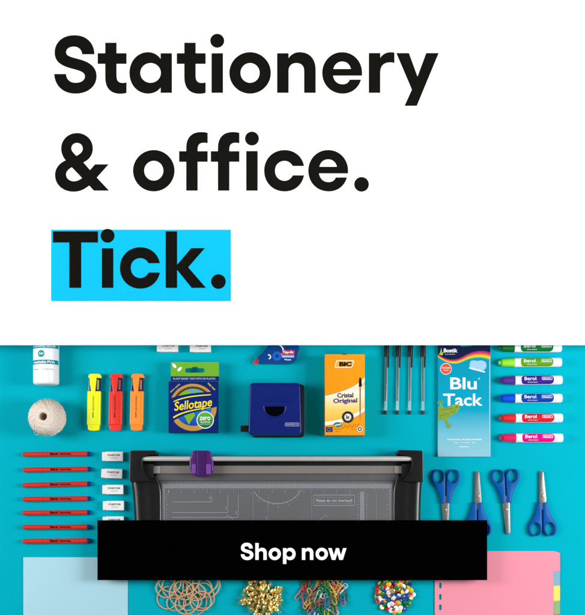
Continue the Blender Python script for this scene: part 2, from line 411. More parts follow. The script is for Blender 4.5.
# ================================================================== highlighters
def highlighter(x, col, ecol, label, first=[None]):
    h = Thing('highlighter', label, 'highlighter', 94, 402, 12, 'highlighters in a row')
    m_ = mat('highlighter_'+label.split()[0], col, .35, .4, var=.02); m2 = mat('highlighter_end_'+label.split()[0], ecol, .4, .4)
    h.part('barrel', MB().prism([rrect(87.2, 391, 100.4, 425, .8)], .6, 12), m_, bevel=2.4, seg=3)
    h.part('grip_panel', MB().prism([rrect(89.9, 391.6, 97.8, 424.2, .7)], 11.6, 12.9), m_, bevel=.8)
    h.part('end_plug', MB().prism([path("M 87.8 424.6 L 99.8 424.6 L 99.4 429.6 C 98 431 90 431.2 88.3 429.6 Z")[0]], 1.2, 10.5), m2, bevel=1.2)
    nav = mat('tinted_label', (40, 28, 84), .12, .5, var=.25, scale=200)
    nk = h.part('neck', MB().prism([rrect(88.1, 377.4, 100.0, 391.2, .5)], 1.2, 10.6), nav, bevel=2)
    h.part('neck_glint', MB().sheet([[(96.3, 379.5), (98.6, 379.8), (98.4, 389.5), (96.6, 389.5)]], 10.8).sheet([[(89, 379.5), (90, 379.5), (90, 386), (89, 385)]], 10.8), mat('glint_'+label.split()[0], tuple(int(a*.45+60) for a in col), .2, .5, var=.3, scale=400), parent=nk)  # glints on the neck painted as lighter flat strips
    cap = h.part('cap_top', MB().prism([path("M 87.9 377.9 C 87.6 375.5 88.5 373.8 91 373.7 L 98 373.7 C 100.3 373.8 100.9 375.6 100.7 377.9 Z")[0]], 1, 12.5), m_, bevel=1.2)
    h.part('clip', MB().prism([path("M 88.9 376 L 96.4 376 L 95.2 391 C 95 394.3 93.9 394.8 92.9 394.8 C 91.6 394.8 91.2 393.4 91 391.5 Z")[0]], 11.3, 14.2), m_, parent=cap, bevel=.9)
    h.part('lettering', MB().text('HIGHLIGHTER', -8, -.8, 8, .8, 0, .02), ink('highlighter_print', tuple(int(a*.42) for a in col)))
    o = [q for q in h.o.children if q.name.startswith('lettering')][0]
    # lettering runs along the barrel
    for v in o.data.vertices:
        x_, y_ = v.co.x+94*0-((-94+94)*0), v.co.y
    return h
def hl_text(h, col):
    m_ = MB().text('HIGHLIGHTER', 94.0-7.5, 408-.75, 94.0+7.5, 408+.75, 13.05, .02).text('textstar', 94-3, 408-.7, 94+3, 408+.7, 13.05, .03)
    q = []
    n1 = len(text_geo('HIGHLIGHTER', .02)[0])
    for i, (x, y, z) in enumerate(m_.v):
        dx, dy = x-94, y-408
        cy = 403.5 if i < n1 else 415
        q.append((93.4-dy, cy+dx, z))
    m_.v = q
    return m_
def highlighters():
    specs = [((238, 245, 30), (240, 240, 0), 'yellow highlighter pen lying cap up beside the red one', 0),
             ((228, 52, 40), (235, 50, 40), 'red highlighter pen lying cap up between yellow and orange', 21.6),
             ((255, 145, 48), (255, 135, 45), 'orange highlighter pen lying cap up nearest the tape box', 42.9)]
    for col, ecol, lab_, dx in specs:
        h = highlighter(0, col, ecol, lab_)
        for q in list(h.o.children):
            if q.name.startswith('lettering'): bpy.data.objects.remove(q)
        h.part('lettering', hl_text(h, col), ink('print_on_'+lab_.split()[0], tuple(int(a*.4) for a in col)))
        h.o.location = h.loc(94+dx, 402); h.o.rotation_euler.z = R(-1.0)
highlighters()

# ================================================================== boxed sticky tape
t = Thing('tape_box', 'navy boxed roll of sticky tape with green hanging tab and globe print', 'tape box', 193, 407, 26)
NAVY = mat('navy_card', (2, 32, 106), .5, .12, var=.03)
GRN = mat('green_card', (108, 172, 40), .5, .12, var=.03)
box_ = t.part('carton', MB().box(168.4, 381.4, 217.7, 432.4, 0, 25), NAVY, bevel=.5)
tabp = [rrect(170.8, 362, 218.9, 381.3, 1.2)[0:]]
slot = path("M 186.5 368 L 191.5 368 C 192 366.4 197.5 366.2 198.3 368 L 203 368 C 205.3 368.6 205.3 372 203 372.6 L 186.5 372.6 C 184.4 372 184.4 368.6 186.5 368 Z")
tabo = t.part('hang_tab', MB().prism(tabp+slot, 23.6, 24.6), GRN)
t.part('strip', MB().box(170.8, 376.3, 218.9, 381.2, 24.7, 24.9), NAVY, parent=tabo)
WI = ink('white_print', (240, 240, 240))
t.part('lettering', MB().text('PLANT BASED TAPE WITH 0% PLASTIC', 173, 377.6, 215.5, 379.6, 25.05, .01), ink('pale_print', (170, 190, 210)), parent=tabo)
lf = MB()
for cx, cy, an in ((174.2, 365.6, -50), (179.6, 369, 130)):
    c_ = path("M 0 -3 C 2.2 -1 1.8 2 0 3 C -1.8 2 -2.2 -1 0 -3 Z"); a = R(an+(10 if an < 0 else -85))
    lf.sheet([[(cx+x*math.cos(a)-y*math.sin(a), cy+x*math.sin(a)+y*math.cos(a)) for x, y in c_[0]]], 24.8)
t.part('leaf_print', lf, WI, parent=tabo)
def clip_ring(cx, cy, r0, r1, a0, a1):
    return [(min(217.3, x), min(432, y)) for x, y in arcband(cx, cy, r0, r1, a0, a1, 60)]
cx, cy = 193, 407.3
t.part('ring_print', MB().sheet([clip_ring(cx, cy, 18.6, 23.6, 0, 359.9)], 25.15), ink('gold_print', (186, 142, 62)), parent=box_)
t.part('ring_print', MB().sheet([arcband(cx, cy, 18.4, 20.9, 195, 345)], 25.25), ink('brown_print', (84, 56, 40)), parent=box_)
t.part('globe_print', MB().sheet([ell(cx, cy, 18.6, 18.6, 60)], 25.3), gradient('globe_blue', [(0, (20, 70, 170)), (.5, (30, 120, 200)), (1, (90, 170, 215))], -.035, .04), parent=box_)
land = MB()
for d in ("M 178 397 C 181 391 188 389 191 391 C 190 395 187 394 186 398 C 183 401 178 402 176 404 C 175 401 176 399 178 397 Z", "M 199 391 C 205 391 209 396 210.5 401 C 206 401 205 397 201 397 C 199 395 198 393 199 391 Z", "M 185 412 C 190 410 195 412 195 415 C 193 419 190 421 189.5 424.5 C 187 423 186.5 419 184 416 Z", "M 193 389.5 L 197 390 L 196 394 L 193 393 Z"):
    land.sheet(path(d), 25.4)
t.part('land_print', land, ink('land_green', (120, 175, 40)), parent=box_)
def diag(x): return 407.5-(x-193)*.16
up = bez((168.6, 399), (180, 394), (200, 392), (217.4, 391.5)); dn = bez((168.6, 425), (178, 414), (205, 410), (217.4, 406.5))
t.part('banner_print', MB().sheet([up+dn[::-1]], 25.5), ink('navy_print', (2, 34, 112)), parent=box_)
t.part('stripe_print', MB().sheet([band(bez((173.6, 401.6), (183, 397), (196, 395.5), (211, 394.7)), [.9+.3*math.sin(k/14*3.1) for k in range(15)])], 25.6)
    .sheet([band(bez((173.4, 417.6), (182, 411.5), (198, 409), (210.6, 407.5)), [.7+.9*(1-k/14) for k in range(15)])], 25.6), ink('yellow_print', (250, 222, 10)), parent=box_)
t.part('lettering', MB().text('Sellotape', 174.3, 399.6, 212.2, 411.2, 25.65, .015, rot=-.13, shear=.22), ink('yellow_print', None), parent=box_)
t.part('lettering', MB().text('extra sticky', 168.8, 387.0, 181.5, 389.2, 25.65, .0, rot=-.72), ink('yellow_print', None), parent=box_)
t.part('lettering', MB().text('easy tear', 206.4, 385.6, 216.4, 388.0, 25.65, .0, rot=.78), ink('yellow_print', None), parent=box_)
zx, zy = 205.2, 420
t.part('badge_ring', MB().sheet([ell(zx, zy, 8.7)], 25.75), WI, parent=box_)
t.part('badge_disc', MB().sheet([ell(zx, zy, 7.8)], 25.85), gradient('badge_green', [(0, (20, 110, 50)), (1, (90, 175, 60))], -.04, -.012), parent=box_)
t.part('lettering', MB().text('zero', zx-5.6, zy-3.4, zx+5.2, zy+.4, 25.95, .02).text('PLASTIC', zx-4.6, zy+1.4, zx+5, zy+2.9, 25.95, .02).text('plant based', zx-5, zy+3.6, zx+5, zy+4.8, 25.95), ink('white_print', None), parent=box_)

# ================================================================== hole punch
p = Thing('hole_punch', 'dark blue two hole punch with black base and side guide', 'hole punch', 276, 409, 45)
BK = mat('black_plastic', (9, 9, 10), .36, .3, var=.1)
PB = mat('punch_blue', (2, 24, 108), .36, .3, var=.03, bump=.04, bscale=900)
base = MB().prism([rrect(250.4, 382.2, 304.6, 436.2, 4)], .0, 8)
p.part('base', base, BK, bevel=1.5)
p.part('side_guide', MB().box(239.8, 424.2, 252, 430.6, 8, 12), BK, bevel=.6)
p.part('lever_frame', MB().prism([rrect(254, 385, 303, 432, 3)], 8, 30), BK, bevel=1)
cov = p.part('lever', MB().prism([path("M 249.8 386 C 250 383.3 251 382.7 253.5 382.5 L 296.5 382.5 C 299 382.6 300.2 384.2 300.5 386.6 L 301.8 429 C 302 432.8 301 434.6 298 434.9 L 251.8 434.9 C 249 434.7 248 433 248.1 430 Z")[0]], 28, 44, .008), PB, bevel=3.6, seg=5)
rim = [(264+0*k, 0) for k in range(0)]
hw, cxp, cyp = 9.6, 274.8, 406.4
p.part('grip_rim', MB().tube([(cxp+(hw+1.3)*math.cos(R(180-k*9)), cyp+(11)*math.sin(R(k*9)), 44.1) for k in range(21)], .7, 8), PB, parent=cov, smooth=True)
p.part('grip_recess', MB().sheet([ell(cxp, cyp, hw+.6, 9.9, 24, 0, 180)], 44.25), mat('recess_black', (2, 2, 10), .8, .02), parent=cov)
p.part('ridge', MB().tube([(260, 401.5, 44), (290, 401.5, 44)], .28, 6).tube([(262, 398.6, 44), (287, 398.6, 44)], .22, 6), PB, parent=cov, smooth=True)
lo = [rrect(285.0, 422.6, 299.4, 426.3, 1.2), rrect(285.5, 423.1, 298.9, 425.8, .9)]
p.part('logo', MB().sheet(lo, 44.3).text('RAPESCO', 286.2, 423.6, 298.2, 425.3, 44.3, .03), ink('punch_logo', (150, 155, 190)), parent=cov)

# ================================================================== correction tape
c = Thing('correction_tape', 'blue correction tape roller with red tip, tucked under the headline board', 'correction tape', 277, 350, 10)
body = path("M 257 357.6 C 264 353 267 347 271 342 C 276 335 284 332 290 334 C 297 337 300.4 346 298.8 354 C 297.5 361 292 364.2 285 364.2 L 258 363.8 Z")[0]
bl = mat('blue_translucent', (6, 62, 130), .22, .3, var=.2, scale=120)
cb = c.part('casing', MB().prism([body], .5, 13), bl, bevel=2, seg=3)
c.part('tip', MB().prism([path("M 257.8 356.4 L 253.2 362.6 L 253.6 364 L 258.6 364.2 Z")[0]], 3, 10), mat('red_tip', (225, 30, 50), .35), bevel=.8)
c.part('spool', MB().prism([ell(277, 356.3, 4.6)]+[ell(277, 356.3, 2)], 13.0, 13.6), mat('spool_blue', (30, 96, 190), .25), parent=cb)
c.part('tape_swirl', MB().sheet([band([(277+6.2*math.cos(R(a)), 350.6+5.6*math.sin(R(a))) for a in range(-75, 80, 12)], [.6+.9*math.sin(k/12*3) for k in range(13)])], 13.2).sheet([band([(268.6+2*math.cos(R(a)), 357+2*math.sin(R(a))) for a in range(-110, 90, 14)], 1.1)], 13.2), ink('white_print', None), parent=cb)
c.part('label', MB().sheet([rrect(281.8, 350.4, 294.6, 354.8, .5)], 13.7), ink('red_print', (205, 35, 45)), parent=cb)
c.part('label', MB().sheet([rrect(281.8, 355.3, 294.2, 357.9, .4)], 13.7), ink('lightblue_print', (120, 165, 215)), parent=cb)
c.part('lettering', MB().text('Tipp-Ex', 282.8, 351.2, 293.6, 354.2, 13.85, .03).text('Mini Pocket', 282.6, 355.9, 293.4, 357.4, 13.85).text('Mouse', 284.6, 358.9, 291, 360.6, 13.3, .02), ink('white_print', None), parent=cb)

# ================================================================== pen carton
q = Thing('pen_carton', 'orange carton of ballpoint pens with white swoosh and pictured pen', 'carton', 345, 395, 42)
ORG = mat('orange_card', (236, 150, 16), .5, .15, var=.02)
carton = q.part('carton', MB().box(325.0, 354.2, 364.8, 435.2, 0, 41), ORG, bevel=.5)
q.part('lid_gap', MB().box(342.3, 353.9, 346.6, 354.6, 41.05, 41.3), mat('black_plastic', None), parent=carton)
Z0 = 41.1
q.part('panel_print', MB().sheet([bez((325.1, 396), (340, 392.5), (356, 388), (364.7, 378.5))+bez((364.7, 410), (352, 419), (340, 423.5), (325.1, 424))], Z0+.05), gradient('panel_fade', [(0, (250, 180, 50)), (.35, (252, 205, 110)), (.75, (250, 238, 215)), (1, (250, 190, 90))], -.056, .026), parent=carton)
q.part('swoosh_print', MB().sheet([bez((325.1, 396), (340, 392.5), (356, 388), (364.7, 377.2))+bez((364.7, 381.4), (356, 389.6), (340, 394.6), (325.1, 397.4))], Z0+.15)
    .sheet([bez((325.1, 421.8), (340, 420.5), (354, 415.5), (364.7, 407.3))+bez((364.7, 411), (354, 419), (340, 424), (325.1, 425.4))], Z0+.15), ink('swoosh_white', (248, 240, 228)), parent=carton)
bl1 = path("M 336.5 360.3 L 352.4 360.3 C 354 360.4 354.4 361.4 353.9 362.6 L 352.6 366 C 352.2 367.2 351.4 367.7 350.2 367.7 L 336.4 367.7 C 335 367.6 334.5 366.8 334.9 365.4 Z")
q.part('logo_border', MB().sheet(bl1, Z0+.1), ink('white_print', None), parent=carton)
q.part('logo_field', MB().sheet([[(344+(x-344)*.93, 364+(y-364)*.82) for x, y in bl1[0]]], Z0+.2), ink('logo_orange', (243, 170, 60)), parent=carton)
q.part('lettering', MB().text('BIC', 339.2, 361.7, 351.8, 366.4, Z0+.3, .07), ink('black_print', (18, 16, 14)), parent=carton)
q.part('lettering', MB().text('Cristal', 337.2, 392.8, 353.4, 397.6, Z0+.3, .035, rot=-.03).text('Original', 333.2, 398.2, 357.3, 404.2, Z0+.3, .035, rot=-.03), ink('indigo_print', (62, 56, 120)), parent=carton)
q.part('pictured_pen', MB().sheet([[(359.5, 386), (360.9, 386), (360.9, 414), (360.2, 420.6), (359.5, 414)]], Z0+.3), ink('pen_grey', (158, 142, 120)), parent=carton)
q.part('pictured_cap', MB().sheet([[(359.2, 380), (359.6, 377.4), (360.6, 377.4), (361.6, 380), (361.8, 386.6), (358.7, 386.6)]], Z0+.35).sheet([[(360.1, 387), (360.4, 387), (360.4, 412), (360.1, 412)]], Z0+.4), ink('black_print', None), parent=carton)
q.part('scribble_print', MB().sheet([band([(342+k*.55, 427+1.5*math.sin(k*.75)-k*.06) for k in range(34)], .3)], Z0+.2), ink('brown_ink', (150, 90, 20)), parent=carton)
q.part('badge_disc', MB().sheet([ell(347.8, 417.1, 5.9)], Z0+.3), ink('charcoal_print', (52, 48, 48)), parent=carton)
q.part('badge_centre', MB().sheet([ell(347.8, 417.1, 3.5)], Z0+.4), ink('cream_print', (225, 220, 210)), parent=carton)
q.part('lettering', MB().text('2x', 345.8, 415.3, 349.6, 418.7, Z0+.5, .05).text('MORE', 345.6, 411.9, 350, 413, Z0+.5), ink('black_print', None), parent=carton)
q.part('badge_disc', MB().sheet([ell(337.8, 424.7, 4.2, 2.7)], Z0+.3), ink('leafgreen_print', (60, 130, 120)), parent=carton)
q.part('badge_centre', MB().sheet([band(bez((335, 426), (337, 423.5), (339, 426), (341, 423.6)), .9)], Z0+.4), ink('white_print', None), parent=carton)
q.part('flag_print', MB().sheet([[(326, 426.9), (332.6, 426.9), (332.6, 432.1), (326, 432.1)]], Z0+.3), ink('flag_blue', (32, 48, 120)), parent=carton)
st = MB()
for k in range(12): st.sheet([ell(329.3+1.7*math.cos(R(30*k)), 429.5+1.7*math.sin(R(30*k)), .22, n=6)], Z0+.4)
q.part('flag_stars', st, ink('yellow_print', None), parent=carton)
q.part('lettering', MB().text('Made in France', 334.6, 428.6, 341.6, 429.6, Z0+.3).text('50 pens', 335.6, 430.8, 340.6, 431.8, Z0+.3), ink('red_text', (190, 70, 30)), parent=carton)
q.part('lettering', MB().text('M 1,0', 351.4, 428.8, 355.8, 429.8, Z0+.3), ink('red_text', None), parent=carton)
q.part('badge_disc', MB().sheet([ell(359.9, 429.1, 2.9)], Z0+.3), ink('cream_print', None), parent=carton)
q.part('badge_centre', MB().sheet([ell(359.9, 429.1, 2)]+[ell(359.9, 429.1, 1.1)], Z0+.4), ink('charcoal_print', None), parent=carton)

# ================================================================== ballpoint pens
pen = Thing('ballpoint_pen', 'clear black ballpoint pen, leftmost of the four, nearest the orange carton', 'pen', 386, 385, 8, 'capped ballpoint pens in a row')
CL = clear('clear_barrel', (215, 230, 235), .06)
pen.part('barrel', MB().lathe([(411, 1.75), (356, 1.8), (340, 1.7)], 'y', 386, 0, 4.2, 6), CL)
pen.part('ink_refill', MB().lathe([(401, .85), (340, .85)], 'y', 386, 0, 4.2, 8), mat('ink_black', (22, 22, 26), .3), smooth=True)
pen.part('refill_tail', MB().lathe([(408, .3), (401, .6)], 'y', 386, 0, 4.2, 8), mat('tail_grey', (150, 170, 175), .3), smooth=True)
pen.part('end_plug', MB().lathe([(414.2, 1.2), (413.8, 1.7), (410.6, 1.8), (410.4, 1.3)], 'y', 386, 0, 4.2, 16), BK, smooth=True)
pc = pen.part('cap', MB().lathe([(356.8, 2.5), (350, 2.6), (332, 1.9), (325, 1.3)], 'y', 386, 0, 5.2, 20), BK, smooth=True)
pen.part('clip', MB().box(387.0, 345, 388.5, 367.6, 6.4, 8.4), BK, parent=pc, bevel=.5)
pen.o.location = pen.loc(386.1, 385); pen.o.rotation_euler.z = R(-1.2)
for x, rt, lb_ in ((397.8, -.9, 'clear black ballpoint pen, second from the orange carton'), (409.9, -.7, 'clear black ballpoint pen, third from the orange carton'), (423.1, -.2, 'clear black ballpoint pen, nearest the blue adhesive packet')):
    pen.copy(x, 385, rt, lb_)

# ================================================================== adhesive putty packet
k = Thing('putty_packet', 'sky blue packet of reusable adhesive putty with rainbow stripe and gecko', 'packet', 464, 395, 8)
pk = path("M 437.9 312 L 490.4 312 L 490.5 456.6 L 438 456.6 Z")[0]
PKM = gradient('packet_blue', [(0, (142, 190, 204)), (.22, (108, 184, 204)), (.42, (4, 156, 186)), (1, (2, 140, 172))], -.125, .1, .35)
pkh = [rrect(460, 339, 472, 346.8, 2)]
pkt = k.part('packet', MB().prism([pk]+pkh, .3, 7), PKM)
Z1 = 7.15
topc = bez((438, 354.5), (446, 359.6), (454, 362), (464, 356)) + bez((464, 356), (474, 350), (484, 350), (490.4, 352.5))[1:]
k.part('top_print', MB().sheet([[(438, 312.2), (490.4, 312.2)]+topc[::-1], pkh[0]], Z1), ink('packet_navy', (12, 26, 62)), parent=pkt)
cols = [((160, 40, 130), 0), ((214, 60, 60), 1.5), ((242, 130, 40), 3.0), ((248, 205, 50), 4.6), ((140, 190, 70), 6.0)]
for i, (cc, off) in enumerate(cols):
    up_ = [(x, y+off*(0.35+.65*(x-438)/52)) for x, y in topc]; dn_ = [(x, y+(off+1.7)*(.35+.65*(x-438)/52)) for x, y in topc]
    k.part('rainbow_print', MB().sheet([up_+dn_[::-1]], Z1+.05+.05*i), ink('rainbow_%d' % i, cc), parent=pkt)
k.part('lettering', MB().text('Blu', 450.3, 377.4, 476.8, 389.4, Z1, .018).text('Tack', 443.2, 393.6, 482.7, 405.8, Z1, .018).text('o', 478.3, 377.8, 480, 379.4, Z1)
    , ink('white_print', None), parent=pkt)
k.part('lettering', MB().text('THE ORIGINAL REUSABLE ADHESIVE', 447, 438.8, 481.8, 440.2, Z1, .02).text('Clean - Versatile - Safe', 453.6, 441.9, 475.4, 443, Z1).text('ORIGINAL', 459.6, 446.2, 468.8, 447.3, Z1, .02)
    , ink('white_print', None), parent=pkt)
k.part('lettering', MB().text('Bostik', 443.8, 348.4, 457.6, 352.4, Z1+.1, .03).text('smart adhesives', 445, 353.6, 455, 354.5, Z1+.1), ink('white_print', None), parent=pkt)
k.part('logo_print', MB().sheet(path("M 438.8 354.6 C 440.4 352.6 440.8 350 441.2 347.6 C 441.8 349.6 442 351.4 441.8 353 L 443.4 351.4 C 443.6 353 443 354.6 442.2 355.4 Z"), Z1+.1), ink('lime_print', (150, 190, 40)), parent=pkt)
k.part('badge_disc', MB().sheet([ell(446.0, 368.8, 5.7)], Z1+.05), ink('white_print', None), parent=pkt)
k.part('badge_centre', MB().sheet([ell(446.0, 368.8, 5.2)], Z1+.15), ink('badge_red', (226, 78, 48)), parent=pkt)
k.part('lettering', MB().text('STRONGER', 441.9, 367, 450.2, 368.6, Z1+.25, .03).text('hold', 443.8, 369.4, 448.4, 370.8, Z1+.25, .02), ink('cream_print', None), parent=pkt)
k.part('putty_print', MB().sheet(path("M 470.4 361.6 C 472 359.6 475 360.4 477.6 361 C 481 359.8 485 360.6 486 362.8 C 487 365.4 486.5 368 484.4 369.6 C 481 371 478 368.4 475 368.6 C 471.5 369 469.4 367 469.6 364.8 Z"), Z1+.05), ink('putty_blue', (150, 196, 226)), parent=pkt)
k.part('putty_print', MB().sheet([band(bez((469.3, 367.6), (474, 369.4), (478, 369.8), (485, 372)), 1.6)], Z1+.15), ink('putty_pale', (216, 226, 240)), parent=pkt)  # paler band printed below the putty blob
GK = mat('gecko_green', (122, 158, 52), .6, .1, var=.35, scale=160)
gk = MB().sheet(path("M 438.1 406.8 C 440.6 406.2 443 407.4 445.4 407.8 C 447.6 407.6 449.4 406.6 451 405.4 C 453.6 404 456.6 404 458.6 404.4 C 460 404.8 460.2 406.2 459.6 408.2 C 459 410.8 457.4 412.8 454.8 413.4 C 453 415.2 450.4 416.4 448 417.4 C 445 418.8 441 419.6 438.1 421.4 Z"), Z1+.1)
for P_, w_ in ((bez((443.4, 410), (442.6, 407.4), (441, 406.4), (440.6, 403.2)), [3.4-.12*i for i in range(15)]), (bez((443.6, 416), (449.6, 417.6), (443.4, 421.6), (448.4, 425)), [4.6-.19*i for i in range(15)])):
    gk.sheet([band(P_, w_)], Z1+.15)
for cx, cy, angs in ((440.6, 403.4, (-165, -118, -72, -30)), (448.6, 425.2, (-28, 14, 58, 104, 150))):
    for j, an in enumerate(angs):
        a = R(an); gk.sheet([band([(cx, cy), (cx+2.4*math.cos(a), cy+2.4*math.sin(a))], [.95, .6])], Z1+.2+.02*j)
        gk.sheet([ell(cx+2.8*math.cos(a), cy+2.8*math.sin(a), .68, n=10)], Z1+.32+.01*j)
k.part('gecko_print', gk, GK, parent=pkt)
k.part('gecko_spots', MB().sheet([ell(456.4, 406.6, .9, .9, 12)], Z1+.25).sheet([band(bez((440, 410.2), (444, 409), (448, 409.6), (452, 408)), .5)], Z1+.26).sheet([band(bez((439.5, 416), (444, 415), (448, 413.4), (452, 412.6)), .45)], Z1+.26).sheet([band([(450, 409), (453, 408.2)], .7)], Z1+.25).sheet([band([(451, 411.4), (455, 410.4)], .6)], Z1+.25), ink('gecko_rust', (150, 96, 40)), parent=pkt)
k.part('fold_highlight', MB().box(489.4, 357, 490.2, 456, 6.9, 7.3), ink('fold_highlight_pale', (160, 212, 224)), parent=pkt)  # pale strip paints the highlight along the packet's folded edge

# ================================================================== whiteboard markers
def marker(x_off, y, cap, lab_c, label, rt=0):
    nm = label.split(' ')[0]+'_'+label.split(' ')[1]
    m_ = Thing('whiteboard_marker', label, 'marker', 530, 362, 14, 'whiteboard markers in a column')
    r_ = 4.65; zc = r_*2
    m_.part('barrel', MB().lathe([(514.8, 4.3), (515.2, r_), (558.5, r_), (560.6, 4.5), (562, 4.0), (562.2, 1)], 'x', 0, 362, zc, 36), WH, smooth=True)
    cp = m_.part('cap', MB().lathe([(502.2, 2.2), (502.5, 3.7), (503.2, 4.0), (509, 4.15), (515.4, 4.45), (515.4, 4.0)], 'x', 0, 362, zc, 36), mat('cap_'+nm, cap, .3, .45, var=.03), smooth=True)
    m_.part('nub', MB().lathe([(499, 1.2), (499.3, 2.0), (502.4, 2.3)], 'x', 0, 362, zc, 20), mat('cap_'+nm, cap), parent=cp, smooth=True)
    lb_ = m_.part('label', MB().patch('x', 520.8, 553.2, 362, zc, r_+.05, 4.2, 3.4, 24), ink('label_'+nm, lab_c), smooth=True)
    f = [ (v) for v in [rrect(541.2, 359, 551.6, 362.2, .8), rrect(541.7, 359.5, 551.1, 361.7, .5)]]
    m_.part('lettering', MB().text('Berol', 523.8, 358.8, 535.6, 362.4, 0, .018).text('drywipe', 527, 363.8, 537, 365, 0, .01).sheet(f, 0).text('BULLET', 542.6, 359.9, 550.2, 361.3, 0, .03).drape('x', 362, zc, r_+.14), ink('marker_print', (225, 225, 238)), parent=lb_)
    m_.o.location = m_.loc(530+x_off, y); m_.o.rotation_euler.z = R(rt)
marker(-.4, 347.4, (0, 100, 40), (0, 112, 48), 'dark green whiteboard marker half hidden under the headline board', 0)
marker(-.3, 362.2, (140, 222, 50), (86, 160, 0), 'lime green whiteboard marker, capped, in the column of markers', .4)
marker(.3, 380.0, (78, 42, 140), (66, 26, 140), 'deep purple whiteboard marker, capped, in the column of markers', .5)
marker(.2, 398.1, (0, 74, 210), (0, 62, 170), 'royal blue whiteboard marker, capped, in the column of markers', .3)
marker(.7, 417.9, (222, 34, 44), (214, 24, 44), 'bright red whiteboard marker, capped, in the column of markers', .2)
marker(1.0, 437.8, (226, 24, 92), (236, 0, 130), 'hot pink whiteboard marker, capped, lowest in the column', 0)

# ================================================================== fineliners
fl = Thing('fineliner_pen', 'red fineliner pen with blue end, topmost of the seven', 'pen', 56, 454, 8, 'red fineliner pens in a column')
RD = mat('pen_red', (200, 44, 34), .38, .3, var=.03)
fl.part('barrel', MB().lathe([(42, 2.45), (87.3, 2.6)], 'x', 0, 454, 5.2, 20), RD, smooth=True)
fl.part('cap', MB().lathe([(22.5, 1.7), (22.9, 2.3), (32, 2.55), (42.4, 2.65), (42.4, 2.4)], 'x', 0, 454, 5.2, 20), RD, smooth=True)
fl.part('end_plug', MB().lathe([(87.2, 2.4), (87.3, 2.3), (90, 2.2), (90.4, 1.6)], 'x', 0, 454, 5.2, 20), mat('pen_blue', (10, 40, 140), .35), smooth=True)
fl.part('lettering', MB().text('Berol', 50.4, 452.6, 57.8, 455.0, 0, .05).text('Handwriting', 59.6, 453, 71, 455.2, 0, .03).drape('x', 454, 5.2, 2.66), ink('black_print', None))
ys = [(454.4, 453.8), (470, 469), (485.3, 483.7), (499.3, 498.5), (513, 512.4), (527.2, 527), (541.3, 540.7)]
nth = ['', 'second from the top', 'third from the top', 'middle one of seven', 'third from the bottom', 'second from the bottom', 'lowest one, above the pale sheet']
for i, (a, b_) in enumerate(ys):
    rt = math.degrees(math.atan2(a-b_, 66)); yy = (a+b_)/2; xx = 56+[0, .4, 0, .2, 0, 0, 0][i]
    if i == 0: fl.o.location = fl.loc(xx, yy); fl.o.rotation_euler.z = R(rt)
    else: fl.copy(xx, yy, rt, 'red fineliner pen with blue end, '+nth[i])

# ================================================================== erasers
er = Thing('eraser', 'white eraser in paper sleeve, topmost of the column beside the pens', 'eraser', 112.3, 456.3, 12, 'white erasers in printed sleeves')
er.part('rubber', MB().box(101.9, 452.0, 108, 460.8, .3, 11.4), mat('rubber_white', (236, 230, 220), .8, .2), bevel=.9)
sl = er.part('sleeve', MB().box(105.2, 451.7, 122.8, 461.1, 0, 12), mat('sleeve_white', (232, 228, 224), .6, .2, var=.02), bevel=.35)
er.part('lettering', MB().text('STAEDTLER', 107.6, 454.2, 120, 456.0, 12.15, .04), ink('sleeve_blue', (70, 80, 120)), parent=sl)
er.part('lettering', MB().text('rasoplast', 110.2, 457.2, 117.6, 458.6, 12.15), ink('sleeve_grey', (120, 122, 130)), parent=sl)
for x, y, rt, lb_ in ((111.6, 473.4, -1.5, 'white eraser in paper sleeve, second in the column beside the pens'), (112.6, 489.4, 0, 'white eraser in paper sleeve, third in the column beside the pens'),
    (113.2, 505.5, 0, 'white eraser in paper sleeve, fourth in the column beside the pens'), (112.9, 521.0, 0, 'white eraser in paper sleeve, half covered by the black sign bar'),
    (167.2, 347.0, .4, 'white eraser under the board edge above the glue and tape, left one'), (200.2, 347.3, .3, 'white eraser under the board edge above the green hanging tab')):
    er.copy(x, y, rt, lb_)

# ================================================================== paper trimmer
T = Thing('paper_trimmer', 'large black and grey rotary paper trimmer with purple cutter head', 'paper trimmer', 276, 510, 25)
TB = mat('trimmer_black', (17, 16, 18), .3, .42, var=.1)
T.part('bed', MB().box(152, 474, 402, 572, 3, 12), mat('bed_grey', (95, 96, 98), .55, .3, var=.03, scale=20), bevel=.6)
# end arms
def arm(outer, inner, mirror):
    """moulded end arm: a cross-section with a crest, a trough and an inner lip, swept down the arm"""
    v = []; f = []; secs = []
    for y_, o_, i_ in ((476, outer[0], inner[0]), (484, outer[1], inner[1]), (492, outer[2], inner[2]), (505, outer[3], inner[3]), (520, outer[4], inner[4]), (545, outer[4]+mirror*.4, inner[4]), (571, outer[4]+mirror*.8, inner[4]), (573, outer[4]+mirror*1.6, inner[4])):
        drop = 6 if y_ > 572 else 0; w_ = i_-o_
        prof = [(0, 1), (0, 15), (.02, 19), (.07, 22.2), (.14, 23.8), (.24, 24.4), (.36, 23.8), (.50, 21.6), (.64, 19.4), (.78, 18.4), (.88, 18.8), (.94, 18.6), (.98, 17), (1, 13), (1, 1)]
        for t_, z_ in prof: v.append((o_+w_*t_, y_, max(1, z_-drop)))
        secs.append(len(prof))
    n_ = secs[0]
    for k_ in range(len(secs)-1):
        for i in range(n_-1): f.append((k_*n_+i, k_*n_+i+1, (k_+1)*n_+i+1, (k_+1)*n_+i))
    f.append(tuple(range(n_))); f.append(tuple(range((len(secs)-1)*n_, len(secs)*n_))[::-1])
    return MB().add(v, f)
T.part('end_arm', arm((130.6, 131, 132.2, 133.2, 134), (157, 160, 161, 161.2, 161.2), 1), TB, smooth=True)
T.part('end_arm', arm((422.6, 422.2, 421.6, 421.1, 420.8), (397, 394.4, 393.4, 393.2, 393.2), -1), TB, smooth=True)
